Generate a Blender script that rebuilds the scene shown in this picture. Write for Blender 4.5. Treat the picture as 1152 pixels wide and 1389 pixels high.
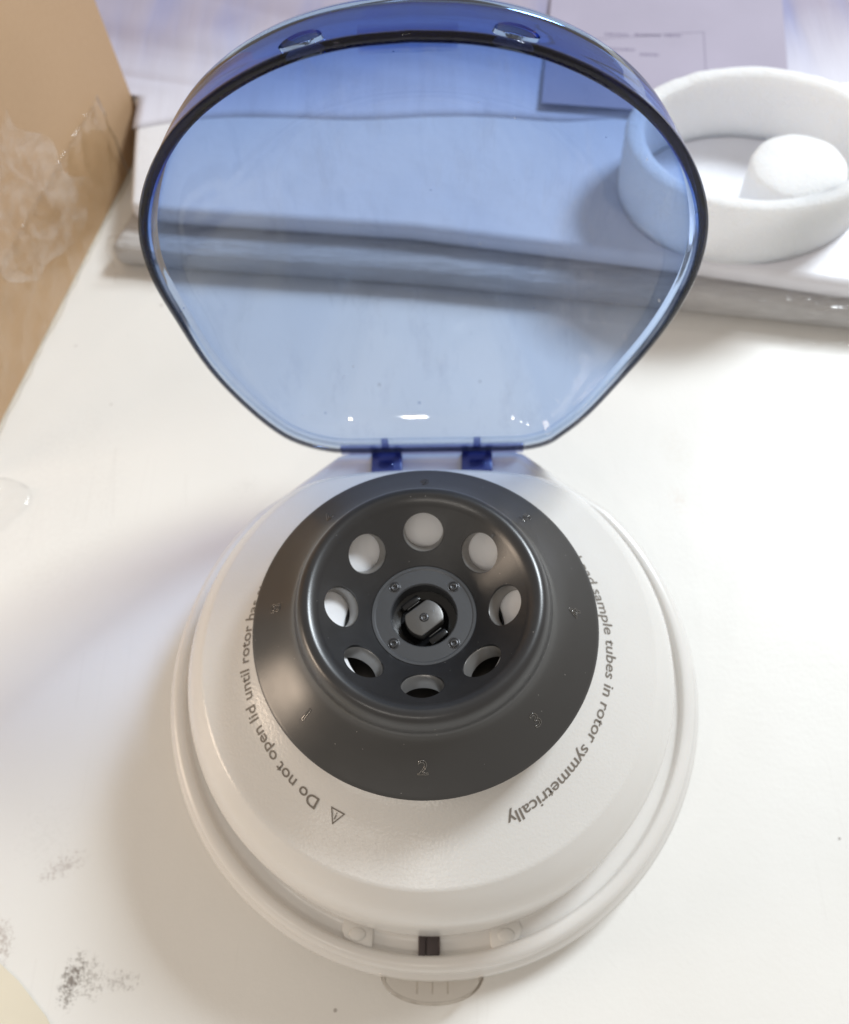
import bpy, bmesh, math, random
from mathutils import Vector, Matrix, noise
for o in list(bpy.data.objects): bpy.data.objects.remove(o, do_unlink=True)
random.seed(4)
S = 0.01                      # all numbers below are centimetres; S turns them into metres
sc = bpy.context.scene
COL = sc.collection
PI = math.pi

# ------------------------------------------------------------------ camera
cd = bpy.data.cameras.new('camera'); cam = bpy.data.objects.new('camera', cd); COL.objects.link(cam)
R_ = Vector((0.9993, 0.00479, -0.03721)); W_ = Vector((-0.0354, 0.44842, -0.89312)).normalized()
R_ = (R_ - W_ * R_.dot(W_)).normalized(); U_ = R_.cross(W_)
m = Matrix((R_, U_, -W_)).transposed().to_4x4(); m.translation = Vector((0.81, -7.46, 28.44)) * S
cam.matrix_world = m
cd.sensor_fit = 'HORIZONTAL'; cd.sensor_width = 36; cd.lens = 1210.8 / 1152 * 36
cd.clip_start = 0.005; cd.clip_end = 50
cd.dof.use_dof = True; cd.dof.focus_distance = 0.192; cd.dof.aperture_fstop = 19
sc.camera = cam

# ------------------------------------------------------------------ world, lamps, exposure
w = bpy.data.worlds.new('World'); sc.world = w; w.use_nodes = True
bg = w.node_tree.nodes['Background']; bg.inputs[0].default_value = (1.0, 0.915, 0.81, 1); bg.inputs[1].default_value = 0.40

def area(name, loc, target, size, power, color, shape='SQUARE', size_y=None):
    l = bpy.data.lights.new(name, 'AREA'); l.energy = power; l.color = color; l.size = size * S; l.shape = shape
    if size_y: l.size_y = size_y * S
    o = bpy.data.objects.new(name, l); COL.objects.link(o); o.location = Vector(loc) * S
    o.rotation_euler = (Vector(target) - Vector(loc)).to_track_quat('-Z', 'Y').to_euler()
    return o
area('window_light', (110, 104, 155), (0, 2, 0), 50, 39.0, (0.86, 0.94, 1.0))
for lp in ((-92, -111, 136), (-58, -125, 138), (-10, -130, 140)):
    area('room_light', lp, (0, -3, 6), 6, 1.2, (1.0, 0.94, 0.86))
area('side_light', (-75, -14, 20), (0, 0, 7), 26, 1.7, (1.0, 0.80, 0.62), 'RECTANGLE', 18)
sc.view_settings.view_transform = 'Standard'; sc.view_settings.look = 'None'
sc.view_settings.exposure = 0.07; sc.view_settings.gamma = 1
sc.render.engine = 'CYCLES'
sc.cycles.transparent_max_bounces = 24; sc.cycles.max_bounces = 12; sc.cycles.glossy_bounces = 6
sc.cycles.caustics_reflective = True; sc.cycles.caustics_refractive = True

# ------------------------------------------------------------------ materials
class NT:
    def __init__(s, name):
        s.m = bpy.data.materials.new(name); s.m.use_nodes = True; s.t = s.m.node_tree; s.n = s.t.nodes
        s.b = s.n['Principled BSDF']; s.out = s.n['Material Output']
    def add(s, typ, **kw):
        n = s.n.new(typ)
        for k, v in kw.items():
            if k in n.inputs.keys(): n.inputs[k].default_value = v
            else: setattr(n, k, v)
        return n
    def link(s, a, b): s.t.links.new(a, b)
    def coord(s, scale=100.0, rot=None):
        tc = s.add('ShaderNodeTexCoord'); mp = s.add('ShaderNodeMapping'); mp.inputs['Scale'].default_value = (scale,) * 3
        s.link(tc.outputs['Object'], mp.inputs[0]); return mp.outputs[0]
    def noise(s, vec, scale, detail=3, rough=0.5):
        n = s.add('ShaderNodeTexNoise'); n.inputs['Scale'].default_value = scale; n.inputs['Detail'].default_value = detail
        n.inputs['Roughness'].default_value = rough; s.link(vec, n.inputs['Vector']); return n.outputs[0]
    def ramp(s, fac, stops):
        r = s.add('ShaderNodeValToRGB'); e = r.color_ramp.elements
        while len(e) < len(stops): e.new(0.5)
        for i, (p, c) in enumerate(stops):
            e[i].position = p; e[i].color = c if len(c) == 4 else (*c, 1)
        s.link(fac, r.inputs[0]); return r.outputs[0]
    def bump(s, h, dist, strength=1.0, prev=None):
        b = s.add('ShaderNodeBump'); b.inputs['Strength'].default_value = strength; b.inputs['Distance'].default_value = dist * S
        s.link(h, b.inputs['Height'])
        if prev: s.link(prev, b.inputs['Normal'])
        return b.outputs[0]
    def mix(s, fac, a, b, typ='MIX'):
        m = s.add('ShaderNodeMix', data_type='RGBA', blend_type=typ)
        for sock, v in ((0, fac), (6, a), (7, b)):
            if hasattr(v, 'links') or hasattr(v, 'is_linked'): s.link(v, m.inputs[sock])
            else: m.inputs[sock].default_value = v if isinstance(v, (int, float)) else ((*v, 1) if len(v) == 3 else v)
        return m.outputs[2]
    def math(s, op, a, b=0.0, clamp=False):
        m = s.add('ShaderNodeMath', operation=op, use_clamp=clamp)
        for i, v in enumerate((a, b)):
            if isinstance(v, (int, float)): m.inputs[i].default_value = v
            else: s.link(v, m.inputs[i])
        return m.outputs[0]

def simple(name, col, rough, bumpscale=None, bumpdist=0.0, var=0.04, sss=0.0, metallic=0.0, spec=0.5):
    t = NT(name); v = t.coord()
    n = t.noise(v, 0.35, 4)
    c = t.ramp(n, [(0.3, tuple(x * (1 - var) for x in col)), (0.7, tuple(min(1, x * (1 + var)) for x in col))])
    t.link(c, t.b.inputs['Base Color']); t.b.inputs['Roughness'].default_value = rough
    t.b.inputs['Metallic'].default_value = metallic; t.b.inputs['Specular IOR Level'].default_value = spec
    if sss:
        t.b.inputs['Subsurface Weight'].default_value = sss; t.b.inputs['Subsurface Radius'].default_value = (1, .9, .8)
        t.b.inputs['Subsurface Scale'].default_value = 0.003
    if bumpscale: t.link(t.bump(t.noise(v, bumpscale, 3), bumpdist), t.b.inputs['Normal'])
    return t

def clear_plastic(name, sigma, density, rough=0.04, ior=1.46, bump=None):
    """thin-walled clear plastic: straight-through transmission, real absorption by thickness, fresnel gloss"""
    t = NT(name); t.n.remove(t.b)
    tr = t.add('ShaderNodeBsdfTransparent'); tr.inputs[0].default_value = (1, 1, 1, 1)
    gl = t.add('ShaderNodeBsdfGlossy'); gl.inputs['Roughness'].default_value = rough
    fr = t.add('ShaderNodeFresnel'); fr.inputs[0].default_value = ior
    ge = t.add('ShaderNodeNewGeometry'); inv = t.math('SUBTRACT', 1.0, ge.outputs['Backfacing'])
    fac = t.math('MULTIPLY', fr.outputs[0], inv)
    mx = t.add('ShaderNodeMixShader'); t.link(fac, mx.inputs[0]); t.link(tr.outputs[0], mx.inputs[1]); t.link(gl.outputs[0], mx.inputs[2])
    t.link(mx.outputs[0], t.out.inputs[0])
    if bump:
        v = t.coord(); b = t.bump(t.noise(v, bump[0], 3), bump[1]); t.link(b, gl.inputs['Normal']); t.link(b, fr.inputs['Normal'])
    if density:
        va = t.add('ShaderNodeVolumeAbsorption'); va.inputs['Color'].default_value = (*sigma, 1); va.inputs['Density'].default_value = density
        t.link(va.outputs[0], t.out.inputs['Volume'])
    return t

# white textured body plastic: fine leather-like grain on the cone, smooth on the shoulder and rim
t = NT('white_plastic'); v = t.coord()
n = t.noise(v, 0.25, 4); c = t.ramp(n, [(0.3, (0.72, 0.70, 0.675)), (0.7, (0.77, 0.75, 0.725))])
t.link(c, t.b.inputs['Base Color']); t.b.inputs['Roughness'].default_value = 0.24
t.b.inputs['Subsurface Weight'].default_value = 0.12; t.b.inputs['Subsurface Radius'].default_value = (1, .85, .7); t.b.inputs['Subsurface Scale'].default_value = 0.004
sep = t.add('ShaderNodeSeparateXYZ'); t.link(v, sep.inputs[0])
rad = t.math('SQRT', t.math('ADD', t.math('POWER', sep.outputs[0], 2.0), t.math('POWER', sep.outputs[1], 2.0)))
inner = t.ramp(t.math('DIVIDE', rad, 10.0), [(0.60, (1, 1, 1)), (0.612, (0, 0, 0))])
vor = t.noise(v, 13.0, 2, 0.45)
t.link(t.bump(t.math('MULTIPLY', vor, inner), 0.007, 1.0), t.b.inputs['Normal'])
M_white = t.m
M_white_ring = simple('white_ring_plastic', (0.86, 0.86, 0.88), 0.4, 3, 0.002, sss=0.2).m
M_white_smooth = simple('white_plastic_smooth', (0.76, 0.74, 0.71), 0.33, 3, 0.002, sss=0.1).m
# black satin rotor plastic with dust specks
t = NT('black_rotor_plastic'); v = t.coord()
sp = t.add('ShaderNodeTexVoronoi'); sp.inputs['Scale'].default_value = 5.5; t.link(v, sp.inputs['Vector'])
wn = t.add('ShaderNodeTexWhiteNoise'); t.link(sp.outputs['Position'], wn.inputs['Vector'])
dust = t.math('MULTIPLY', t.math('LESS_THAN', sp.outputs['Distance'], 0.055), t.math('GREATER_THAN', wn.outputs['Value'], 0.72))
haze_ = t.ramp(t.noise(v, 1.1, 5, 0.65), [(0.5, (0, 0, 0)), (0.75, (1, 1, 1))])
base = t.mix(t.math('MULTIPLY', haze_, 0.25), (0.017, 0.017, 0.019), (0.045, 0.046, 0.05))
sp3 = t.add('ShaderNodeSeparateXYZ'); t.link(v, sp3.inputs[0])
rr = t.math('SQRT', t.math('ADD', t.math('POWER', sp3.outputs[0], 2.0), t.math('POWER', sp3.outputs[1], 2.0)))
base = t.mix(t.ramp(t.math('DIVIDE', rr, 10.0), [(0.298, (0, 0, 0)), (0.31, (1, 1, 1))]), base, (0.032, 0.031, 0.031))  # skirt tinted lighter than the bowl, standing in for its reflected light
t.link(t.mix(dust, base, (0.35, 0.34, 0.32)), t.b.inputs['Base Color'])
t.link(t.math('ADD', t.math('MULTIPLY', t.noise(v, 1.5, 4), 0.10), 0.26), t.b.inputs['Roughness'])
t.link(t.bump(t.noise(v, 40, 2), 0.0012, 1.0), t.b.inputs['Normal']); t.b.inputs['Specular IOR Level'].default_value = 0.85
M_rotor = t.m
M_black = simple('black_gloss_plastic', (0.008, 0.008, 0.009), 0.22, 6, 0.003).m
M_grey_ring = simple('grey_satin_plate', (0.085, 0.088, 0.095), 0.38, 8, 0.002, var=0.15, metallic=0.35).m
M_spindle = simple('spindle_steel', (0.16, 0.155, 0.15), 0.36, 8, 0.002, var=0.15, metallic=0.6).m
M_screw = simple('dark_screw_steel', (0.10, 0.10, 0.105), 0.3, 9, 0.002, metallic=0.8).m
M_sleeve = simple('sleeve_satin', (0.30, 0.29, 0.28), 0.3, metallic=0.6).m
M_text = simple('grey_print', (0.19, 0.165, 0.14), 0.5).m
M_engrave = simple('engraving', (0.26, 0.25, 0.24), 0.2, metallic=0.9).m
M_motor = simple('dark_motor_plate', (0.06, 0.052, 0.045), 0.3, 2, 0.01, metallic=0.4).m
M_slot = simple('dark_latch_metal', (0.075, 0.06, 0.06), 0.35, metallic=0.5).m
t = clear_plastic('blue_clear_plastic', (0.27, 0.495, 0.83), 430.0, 0.03, 1.5, (0.45, 0.006)); M_lid = t.m
old = t.out.inputs[0].links[0].from_socket; v = t.coord(); mp = t.add('ShaderNodeMapping'); mp.inputs['Scale'].default_value = (1.6, 1.0, 0.35); mp.inputs['Rotation'].default_value = (0, 0.5, 0); t.link(v, mp.inputs[0])
sm = t.ramp(t.noise(mp.outputs[0], 0.9, 5, 0.65), [(0.55, (0, 0, 0)), (0.8, (0.13, 0.13, 0.13))])
vo_ = t.add('ShaderNodeTexVoronoi'); vo_.inputs['Scale'].default_value = 1.1; t.link(v, vo_.inputs['Vector']); wn_ = t.add('ShaderNodeTexWhiteNoise'); t.link(vo_.outputs['Position'], wn_.inputs['Vector'])
fl = t.math('MULTIPLY', t.math('LESS_THAN', vo_.outputs['Distance'], t.math('MULTIPLY', wn_.outputs['Value'], 0.05)), 0.55)
df = t.add('ShaderNodeBsdfDiffuse'); df.inputs[0].default_value = (0.8, 0.85, 0.9, 1); mx2 = t.add('ShaderNodeMixShader')
t.link(t.math('MAXIMUM', sm, fl), mx2.inputs[0]); t.link(old, mx2.inputs[1]); t.link(df.outputs[0], mx2.inputs[2]); t.link(mx2.outputs[0], t.out.inputs[0])
t = NT('blue_refracting_plastic'); t.n.remove(t.b)
gl_ = t.add('ShaderNodeBsdfGlass'); gl_.inputs['IOR'].default_value = 1.49; gl_.inputs['Roughness'].default_value = 0.02; t.link(gl_.outputs[0], t.out.inputs[0])
va_ = t.add('ShaderNodeVolumeAbsorption'); va_.inputs['Color'].default_value = (0.04, 0.36, 0.78, 1); va_.inputs['Density'].default_value = 440.0; t.link(va_.outputs[0], t.out.inputs['Volume'])
M_lid_wall = t.m
M_hinge = clear_plastic('blue_hinge_plastic', (0.30, 0.36, 0.66), 900.0, 0.06, 1.5, (3, 0.01)).m
M_edge = clear_plastic('dark_navy_edge', (0.12, 0.14, 0.22), 1600.0, 0.04, 1.5, (1.0, 0.01)).m
M_knuckle = simple('navy_knuckle_plastic', (0.08, 0.10, 0.27), 0.25).m
M_clear = clear_plastic('clear_tab_plastic', (0.75, 0.70, 0.64), 320.0, 0.04, 1.6, (2, 0.02)).m
M_film = clear_plastic('clear_film', (1, 1, 1), 0, 0.09, 1.5, (1.1, 0.16)).m
t = NT('milky_film'); v = t.coord(); tr_ = t.add('ShaderNodeBsdfTransparent'); mx_ = t.add('ShaderNodeMixShader')
t.b.inputs['Base Color'].default_value = (0.85, 0.82, 0.80, 1); t.b.inputs['Roughness'].default_value = 0.2; t.b.inputs['Specular IOR Level'].default_value = 0.8
t.link(t.ramp(t.noise(v, 0.9, 4, 0.6), [(0.40, (0.01, 0.01, 0.01)), (0.62, (0.12, 0.12, 0.12))]), mx_.inputs[0])
t.link(tr_.outputs[0], mx_.inputs[1]); t.link(t.b.outputs[0], mx_.inputs[2]); t.link(mx_.outputs[0], t.out.inputs[0]); M_milky = t.m
M_foam = simple('white_foam', (0.95, 0.955, 0.985), 0.85, 7, 0.09, var=0.01, sss=0.85).m
M_foam.node_tree.nodes['Principled BSDF'].inputs['Subsurface Scale'].default_value = 0.018
M_paper = simple('cream_paper', (0.74, 0.68, 0.55), 0.7, 5, 0.003).m
M_print = simple('faint_print', (0.25, 0.22, 0.32), 0.7).m
M_sheet = simple('lilac_paper', (0.41, 0.375, 0.48), 0.6, 3, 0.004).m
# pale lilac wrap of the padded pack
t = NT('lilac_wrap'); v = t.coord()
n = t.noise(v, 0.11, 3); c = t.ramp(n, [(0.3, (0.78, 0.785, 0.84)), (0.7, (0.83, 0.835, 0.88))]); t.link(c, t.b.inputs['Base Color'])
t.b.inputs['Roughness'].default_value = 0.35; t.link(t.bump(t.noise(v, 0.5, 5), 0.15, 0.6), t.b.inputs['Normal']); M_wrap = t.m
t = NT('pouch_plastic'); v = t.coord()
mp = t.add('ShaderNodeMapping'); mp.inputs['Scale'].default_value = (0.28, 1.6, 2.2); mp.inputs['Rotation'].default_value = (0, 0, -0.12); t.link(v, mp.inputs[0])
n = t.noise(mp.outputs[0], 1.0, 4, 0.6); c = t.ramp(n, [(0.35, (0.62, 0.61, 0.61)), (0.65, (0.74, 0.73, 0.73))]); t.link(c, t.b.inputs['Base Color'])
t.b.inputs['Roughness'].default_value = 0.22; t.link(t.bump(t.noise(mp.outputs[0], 3.0, 5, 0.65), 0.45, 0.8), t.b.inputs['Normal']); M_pouch = t.m
t = NT('purple_bag_film'); v = t.coord()
mp = t.add('ShaderNodeMapping'); mp.inputs['Scale'].default_value = (0.5, 0.06, 0.3); mp.inputs['Rotation'].default_value = (0, 0, 0.35); t.link(v, mp.inputs[0])
n = t.noise(mp.outputs[0], 1.0, 4); c = t.ramp(n, [(0.32, (0.32, 0.33, 0.54)), (0.5, (0.41, 0.38, 0.50)), (0.7, (0.45, 0.40, 0.48))])
sy = t.add('ShaderNodeSeparateXYZ'); t.link(v, sy.inputs[0])     # the film's colour pales towards its loose front edge
thin = t.math('ADD', t.math('DIVIDE', t.math('SUBTRACT', sy.outputs[1], 24.0), 9.0), t.math('MULTIPLY', t.math('SUBTRACT', t.noise(v, 0.15, 3), 0.5), 0.5))
c = t.mix(t.ramp(thin, [(0.08, (0, 0, 0)), (0.75, (1, 1, 1))]), (0.76, 0.76, 0.86), c); t.link(c, t.b.inputs['Base Color'])
t.b.inputs['Roughness'].default_value = 0.3; t.link(t.bump(n, 0.3, 0.6), t.b.inputs['Normal']); M_bag = t.m
# kraft cardboard
t = NT('kraft_cardboard'); v = t.coord()
mp = t.add('ShaderNodeMapping'); mp.inputs['Scale'].default_value = (3, 3, 0.25); t.link(v, mp.inputs[0])
fib = t.noise(v, 5, 5, 0.7); big = t.noise(v, 0.2, 3)
c = t.mix(t.math('MULTIPLY', fib, 0.5), (0.50, 0.325, 0.19), (0.62, 0.43, 0.27)); c = t.mix(t.math('MULTIPLY', big, 0.35), c, (0.46, 0.30, 0.16))
t.link(c, t.b.inputs['Base Color']); t.b.inputs['Roughness'].default_value = 0.75; t.link(t.bump(fib, 0.01, 0.6), t.b.inputs['Normal']); M_card = t.m
M_card_edge = simple('cardboard_edge', (0.30, 0.19, 0.10), 0.9, 8, 0.02).m
# brownish packing tape stuck on the box
t = clear_plastic('packing_tape_plastic', (0.93, 0.84, 0.58), 900.0, 0.12, 1.5, (0.9, 0.12)); M_tape = t.m

# table top: white laminate with specks, hairlines and smudges of its own
t = NT('table_laminate'); v = t.coord(); sep = t.add('ShaderNodeSeparateXYZ'); t.link(v, sep.inputs[0])
n = t.noise(v, 0.12, 4); c = t.ramp(n, [(0.3, (0.80, 0.785, 0.755)), (0.7, (0.85, 0.84, 0.815))])
def spot(cx, cy, rx, ry, rot=0.0):
    mp = t.add('ShaderNodeMapping', vector_type='TEXTURE'); mp.inputs['Location'].default_value = (cx, cy, 0)
    mp.inputs['Rotation'].default_value = (0, 0, rot); mp.inputs['Scale'].default_value = (rx, ry, 1000); t.link(v, mp.inputs[0])
    ln = t.add('ShaderNodeVectorMath', operation='LENGTH'); t.link(mp.outputs[0], ln.inputs[0])
    return t.math('SUBTRACT', 1.0, ln.outputs['Value'], True)
grit = t.noise(v, 6.5, 5, 0.8); grit2 = t.noise(v, 2.2, 4, 0.7)
for (cx, cy, rx, ry, rot, k, th, colr) in (
        (-10.35, -8.05, 0.42, 0.95, -0.15, 0.85, 0.52, (0.16, 0.13, 0.11)), (-9.85, -7.95, 0.55, 0.8, 0.5, 0.5, 0.54, (0.22, 0.19, 0.16)),
        (-8.95, -8.05, 0.8, 0.4, 0.0, 0.45, 0.55, (0.26, 0.23, 0.21)), (-11.2, -5.0, 1.0, 0.42, 0.45, 0.4, 0.54, (0.3, 0.23, 0.2)),
        (-11.9, -4.1, 1.3, 1.6, -0.3, 0.08, 0.57, (0.35, 0.32, 0.28)), (-12.6, -7.0, 0.45, 0.8, 0.3, 0.5, 0.54, (0.3, 0.22, 0.18)),
        (8.7, 7.2, 0.45, 0.7, 0.1, 0.14, 0.53, (0.55, 0.33, 0.2)), (8.9, 9.2, 0.8, 1.2, 0.1, 0.10, 0.52, (0.6, 0.5, 0.35)),
        (14.2, 7.6, 0.8, 0.8, 0, 0.12, 0.53, (0.5, 0.4, 0.4)), (-6.8, 8.0, 0.8, 0.7, 0, 0.1, 0.54, (0.4, 0.38, 0.36)), (-13.5, 7.5, 3.0, 5.0, 0, 0.08, 0.5, (0.5, 0.45, 0.43))):
    s_ = spot(cx, cy, rx, ry, rot)
    msk = t.math('MULTIPLY', t.math('MULTIPLY', t.math('SUBTRACT', t.math('ADD', grit, t.math('MULTIPLY', s_, 0.16)), th + 0.01, True), 7.0, True), t.math('MULTIPLY', t.math('MULTIPLY', s_, 3.0, True), k))
    c = t.mix(msk, c, colr)
vo = t.add('ShaderNodeTexVoronoi'); vo.inputs['Scale'].default_value = 0.75; t.link(v, vo.inputs['Vector'])
wn = t.add('ShaderNodeTexWhiteNoise'); t.link(vo.outputs['Position'], wn.inputs['Vector'])
c = t.mix(t.math('MULTIPLY', t.math('MULTIPLY', t.math('LESS_THAN', vo.outputs['Distance'], t.math('MULTIPLY', wn.outputs['Value'], 0.045)), t.math('GREATER_THAN', wn.outputs['Value'], 0.3)), 0.6), c, (0.22, 0.18, 0.16))
# hairline scratches
for rot, off, sx in ((0.25, 0.0, 0.05), (1.35, 7.0, 0.04)):
    mp = t.add('ShaderNodeMapping'); mp.inputs['Rotation'].default_value = (0, 0, rot); mp.inputs['Scale'].default_value = (1.0, sx, 1); mp.inputs['Location'].default_value = (off, off, 0); t.link(v, mp.inputs[0])
    v2 = t.add('ShaderNodeTexVoronoi', feature='DISTANCE_TO_EDGE'); v2.inputs['Scale'].default_value = 0.55; t.link(mp.outputs[0], v2.inputs['Vector'])
    gate = t.math('GREATER_THAN', t.noise(v, 0.22, 2), 0.58)
    c = t.mix(t.math('MULTIPLY', t.math('MULTIPLY', t.math('LESS_THAN', v2.outputs['Distance'], 0.008), gate), 0.04), c, (0.35, 0.3, 0.27))
t.link(c, t.b.inputs['Base Color']); t.b.inputs['Roughness'].default_value = 0.42
t.link(t.bump(t.noise(v, 6.5, 3, 0.6), 0.012, 0.5, t.bump(t.noise(v, 0.8, 3), 0.02, 0.5)), t.b.inputs['Normal'])
M_table = t.m

# ------------------------------------------------------------------ mesh helpers
def obj(name, verts, faces, mat, parent=None, smooth=True, auto=None):
    me = bpy.data.meshes.new(name); me.from_pydata([tuple(Vector(p) * S) for p in verts], [], faces); me.update()
    bm = bmesh.new(); bm.from_mesh(me); bmesh.ops.recalc_face_normals(bm, faces=bm.faces)
    if auto is not None:
        for e in bm.edges:
            if len(e.link_faces) == 2 and e.calc_face_angle(0) > auto: e.smooth = False
    for f in bm.faces: f.smooth = smooth
    bm.to_mesh(me); bm.free()
    me.materials.append(mat)
    o = bpy.data.objects.new(name, me); COL.objects.link(o)
    if parent: o.parent = parent
    return o
def tag(o, label=None, cat=None, group=None, kind=None):
    for k, v in (('label', label), ('category', cat), ('group', group), ('kind', kind)):
        if v: o[k] = v
    return o
def empty(name, loc=(0, 0, 0)):
    o = bpy.data.objects.new(name, None); COL.objects.link(o); o.location = Vector(loc) * S; o.empty_display_size = 0.02; return o
def lathe(prof, n=128, fn=None, close=False):
    """profile [(r,z)] -> verts, faces; r==0 at the ends makes a pole"""
    vs, fs, rows = [], [], []
    for r, z in prof:
        if r < 1e-6: rows.append([len(vs)]); vs.append((0, 0, z)); continue
        row = []
        for k in range(n):
            a = 2 * PI * k / n; p = (r * math.cos(a), r * math.sin(a), z)
            row.append(len(vs)); vs.append(fn(p, r, z) if fn else p)
        rows.append(row)
    if close: rows.append(rows[0])
    for A, B in zip(rows, rows[1:]):
        for k in range(n):
            k2 = (k + 1) % n
            if len(A) == 1 and len(B) == 1: continue
            if len(A) == 1: fs.append((A[0], B[k2], B[k]))
            elif len(B) == 1: fs.append((A[k], A[k2], B[0]))
            else: fs.append((A[k], A[k2], B[k2], B[k]))
    return vs, fs
def spline(pts, per=6):
    out = []
    for i in range(len(pts) - 1):
        p0 = pts[max(i - 1, 0)]; p1 = pts[i]; p2 = pts[i + 1]; p3 = pts[min(i + 2, len(pts) - 1)]
        for k in range(per):
            u = k / per
            out.append(tuple(0.5 * ((2 * b) + (-a + c_) * u + (2 * a - 5 * b + 4 * c_ - d) * u * u + (-a + 3 * b - 3 * c_ + d) * u ** 3) for a, b, c_, d in zip(p0, p1, p2, p3)))
    out.append(pts[-1]); return out
def rbox(cx, cy, cz, sx, sy, sz, bev=0.03, rot=0.0, seg=2, tilt=0.0):
    bm = bmesh.new(); bmesh.ops.create_cube(bm, size=1)
    bmesh.ops.scale(bm, vec=(sx, sy, sz), verts=bm.verts)
    if bev: bmesh.ops.bevel(bm, geom=bm.edges[:], offset=min(bev, 0.45 * min(sx, sy, sz)), segments=seg, affect='EDGES', profile=0.5)
    if tilt: bmesh.ops.rotate(bm, cent=(0, 0, 0), matrix=Matrix.Rotation(tilt, 3, 'X'), verts=bm.verts)
    bmesh.ops.rotate(bm, cent=(0, 0, 0), matrix=Matrix.Rotation(rot, 3, 'Z'), verts=bm.verts)
    bmesh.ops.translate(bm, vec=(cx, cy, cz), verts=bm.verts)
    vs = [tuple(v.co) for v in bm.verts]; fs = [tuple(v.index for v in f.verts) for f in bm.faces]; bm.free(); return vs, fs
def join(*parts):
    vs, fs = [], []
    for v, f in parts:
        o = len(vs); vs += v; fs += [tuple(i + o for i in q) for q in f]
    return vs, fs
def xf(vf, M): return [tuple(M @ Vector(p)) for p in vf[0]], vf[1]
def prism(poly, z0, z1, bev=0.0, seg=2):
    bm = bmesh.new(); vs = [bm.verts.new((x, y, z0)) for x, y in poly]; f = bm.faces.new(vs)
    r = bmesh.ops.extrude_face_region(bm, geom=[f]); bmesh.ops.translate(bm, vec=(0, 0, z1 - z0), verts=[g for g in r['geom'] if isinstance(g, bmesh.types.BMVert)])
    bmesh.ops.recalc_face_normals(bm, faces=bm.faces)
    if bev: bmesh.ops.bevel(bm, geom=[e for e in bm.edges if e.calc_face_angle(0) > 0.5], offset=bev, segments=seg, affect='EDGES', profile=0.5)
    bm.verts.index_update(); o = [tuple(v.co) for v in bm.verts], [tuple(v.index for v in f.verts) for f in bm.faces]; bm.free(); return o
def bake(o):
    """apply modifiers without operators"""
    dg = bpy.context.evaluated_depsgraph_get(); me = bpy.data.meshes.new_from_object(o.evaluated_get(dg)); o.modifiers.clear(); o.data = me
def cut(o, cutters):
    cs = []
    for vf in cutters:
        c = obj('cutter', *vf, M_black); cs.append(c)
        mo = o.modifiers.new('b', 'BOOLEAN'); mo.operation = 'DIFFERENCE'; mo.solver = 'EXACT'; mo.object = c
    bpy.context.view_layer.update(); bake(o)
    for c in cs: bpy.data.objects.remove(c, do_unlink=True)
    bm = bmesh.new(); bm.from_mesh(o.data)
    for e in bm.edges:
        if len(e.link_faces) == 2: e.smooth = e.calc_face_angle(0) < 0.6
    for f in bm.faces: f.smooth = True
    bm.to_mesh(o.data); bm.free()
def text_mesh(body, size, fn, name, mat, parent, extrude=0.0, outline=0.0, width=None, offset=0.0):
    cu = bpy.data.curves.new('t', 'FONT'); cu.body = body; cu.size = size; cu.resolution_u = 4; cu.offset = offset
    if outline: cu.fill_mode = 'NONE'; cu.bevel_depth = outline; cu.bevel_resolution = 1
    elif extrude: cu.extrude = extrude
    to = bpy.data.objects.new('t', cu); COL.objects.link(to); bpy.context.view_layer.update()
    me = bpy.data.meshes.new_from_object(to.evaluated_get(bpy.context.evaluated_depsgraph_get())); bpy.data.objects.remove(to, do_unlink=True)
    xs = [v.co.x for v in me.vertices]; x0, x1 = min(xs), max(xs); k = (width / (x1 - x0)) if width else 1.0
    for v in me.vertices: v.co = Vector(fn((v.co.x - x0) * k if width else v.co.x - (x0 + x1) / 2, v.co.y, v.co.z)) * S
    me.materials.clear(); me.materials.append(mat); o = bpy.data.objects.new(name, me); COL.objects.link(o); o.parent = parent; return o
def tube(path, r, n=8):
    vs, fs = [], []; P = [Vector(p) for p in path]
    for i, p in enumerate(P):
        d = (P[min(i + 1, len(P) - 1)] - P[max(i - 1, 0)]).normalized(); a = d.orthogonal().normalized() if i == 0 else (a - d * a.dot(d)).normalized(); b = d.cross(a)
        for k in range(n): vs.append(tuple(p + (a * math.cos(2 * PI * k / n) + b * math.sin(2 * PI * k / n)) * r))
    for i in range(len(P) - 1):
        for k in range(n): k2 = (k + 1) % n; fs.append((i * n + k, i * n + k2, (i + 1) * n + k2, (i + 1) * n + k))
    fs.append(tuple(range(n))); fs.append(tuple(range((len(P) - 1) * n, len(P) * n))); return vs, fs

# ------------------------------------------------------------------ setting
tb = obj('table_top', [(-90, -60, 0), (110, -60, 0), (110, 120, 0), (-90, 120, 0), (-90, -60, -2.5), (110, -60, -2.5), (110, 120, -2.5), (-90, 120, -2.5)],
         [(0, 1, 2, 3), (7, 6, 5, 4), (0, 4, 5, 1), (1, 5, 6, 2), (2, 6, 7, 3), (3, 7, 4, 0)], M_table, smooth=False)
tag(tb, kind='structure', label='white speckled laminate table top with grey smudges')

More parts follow.
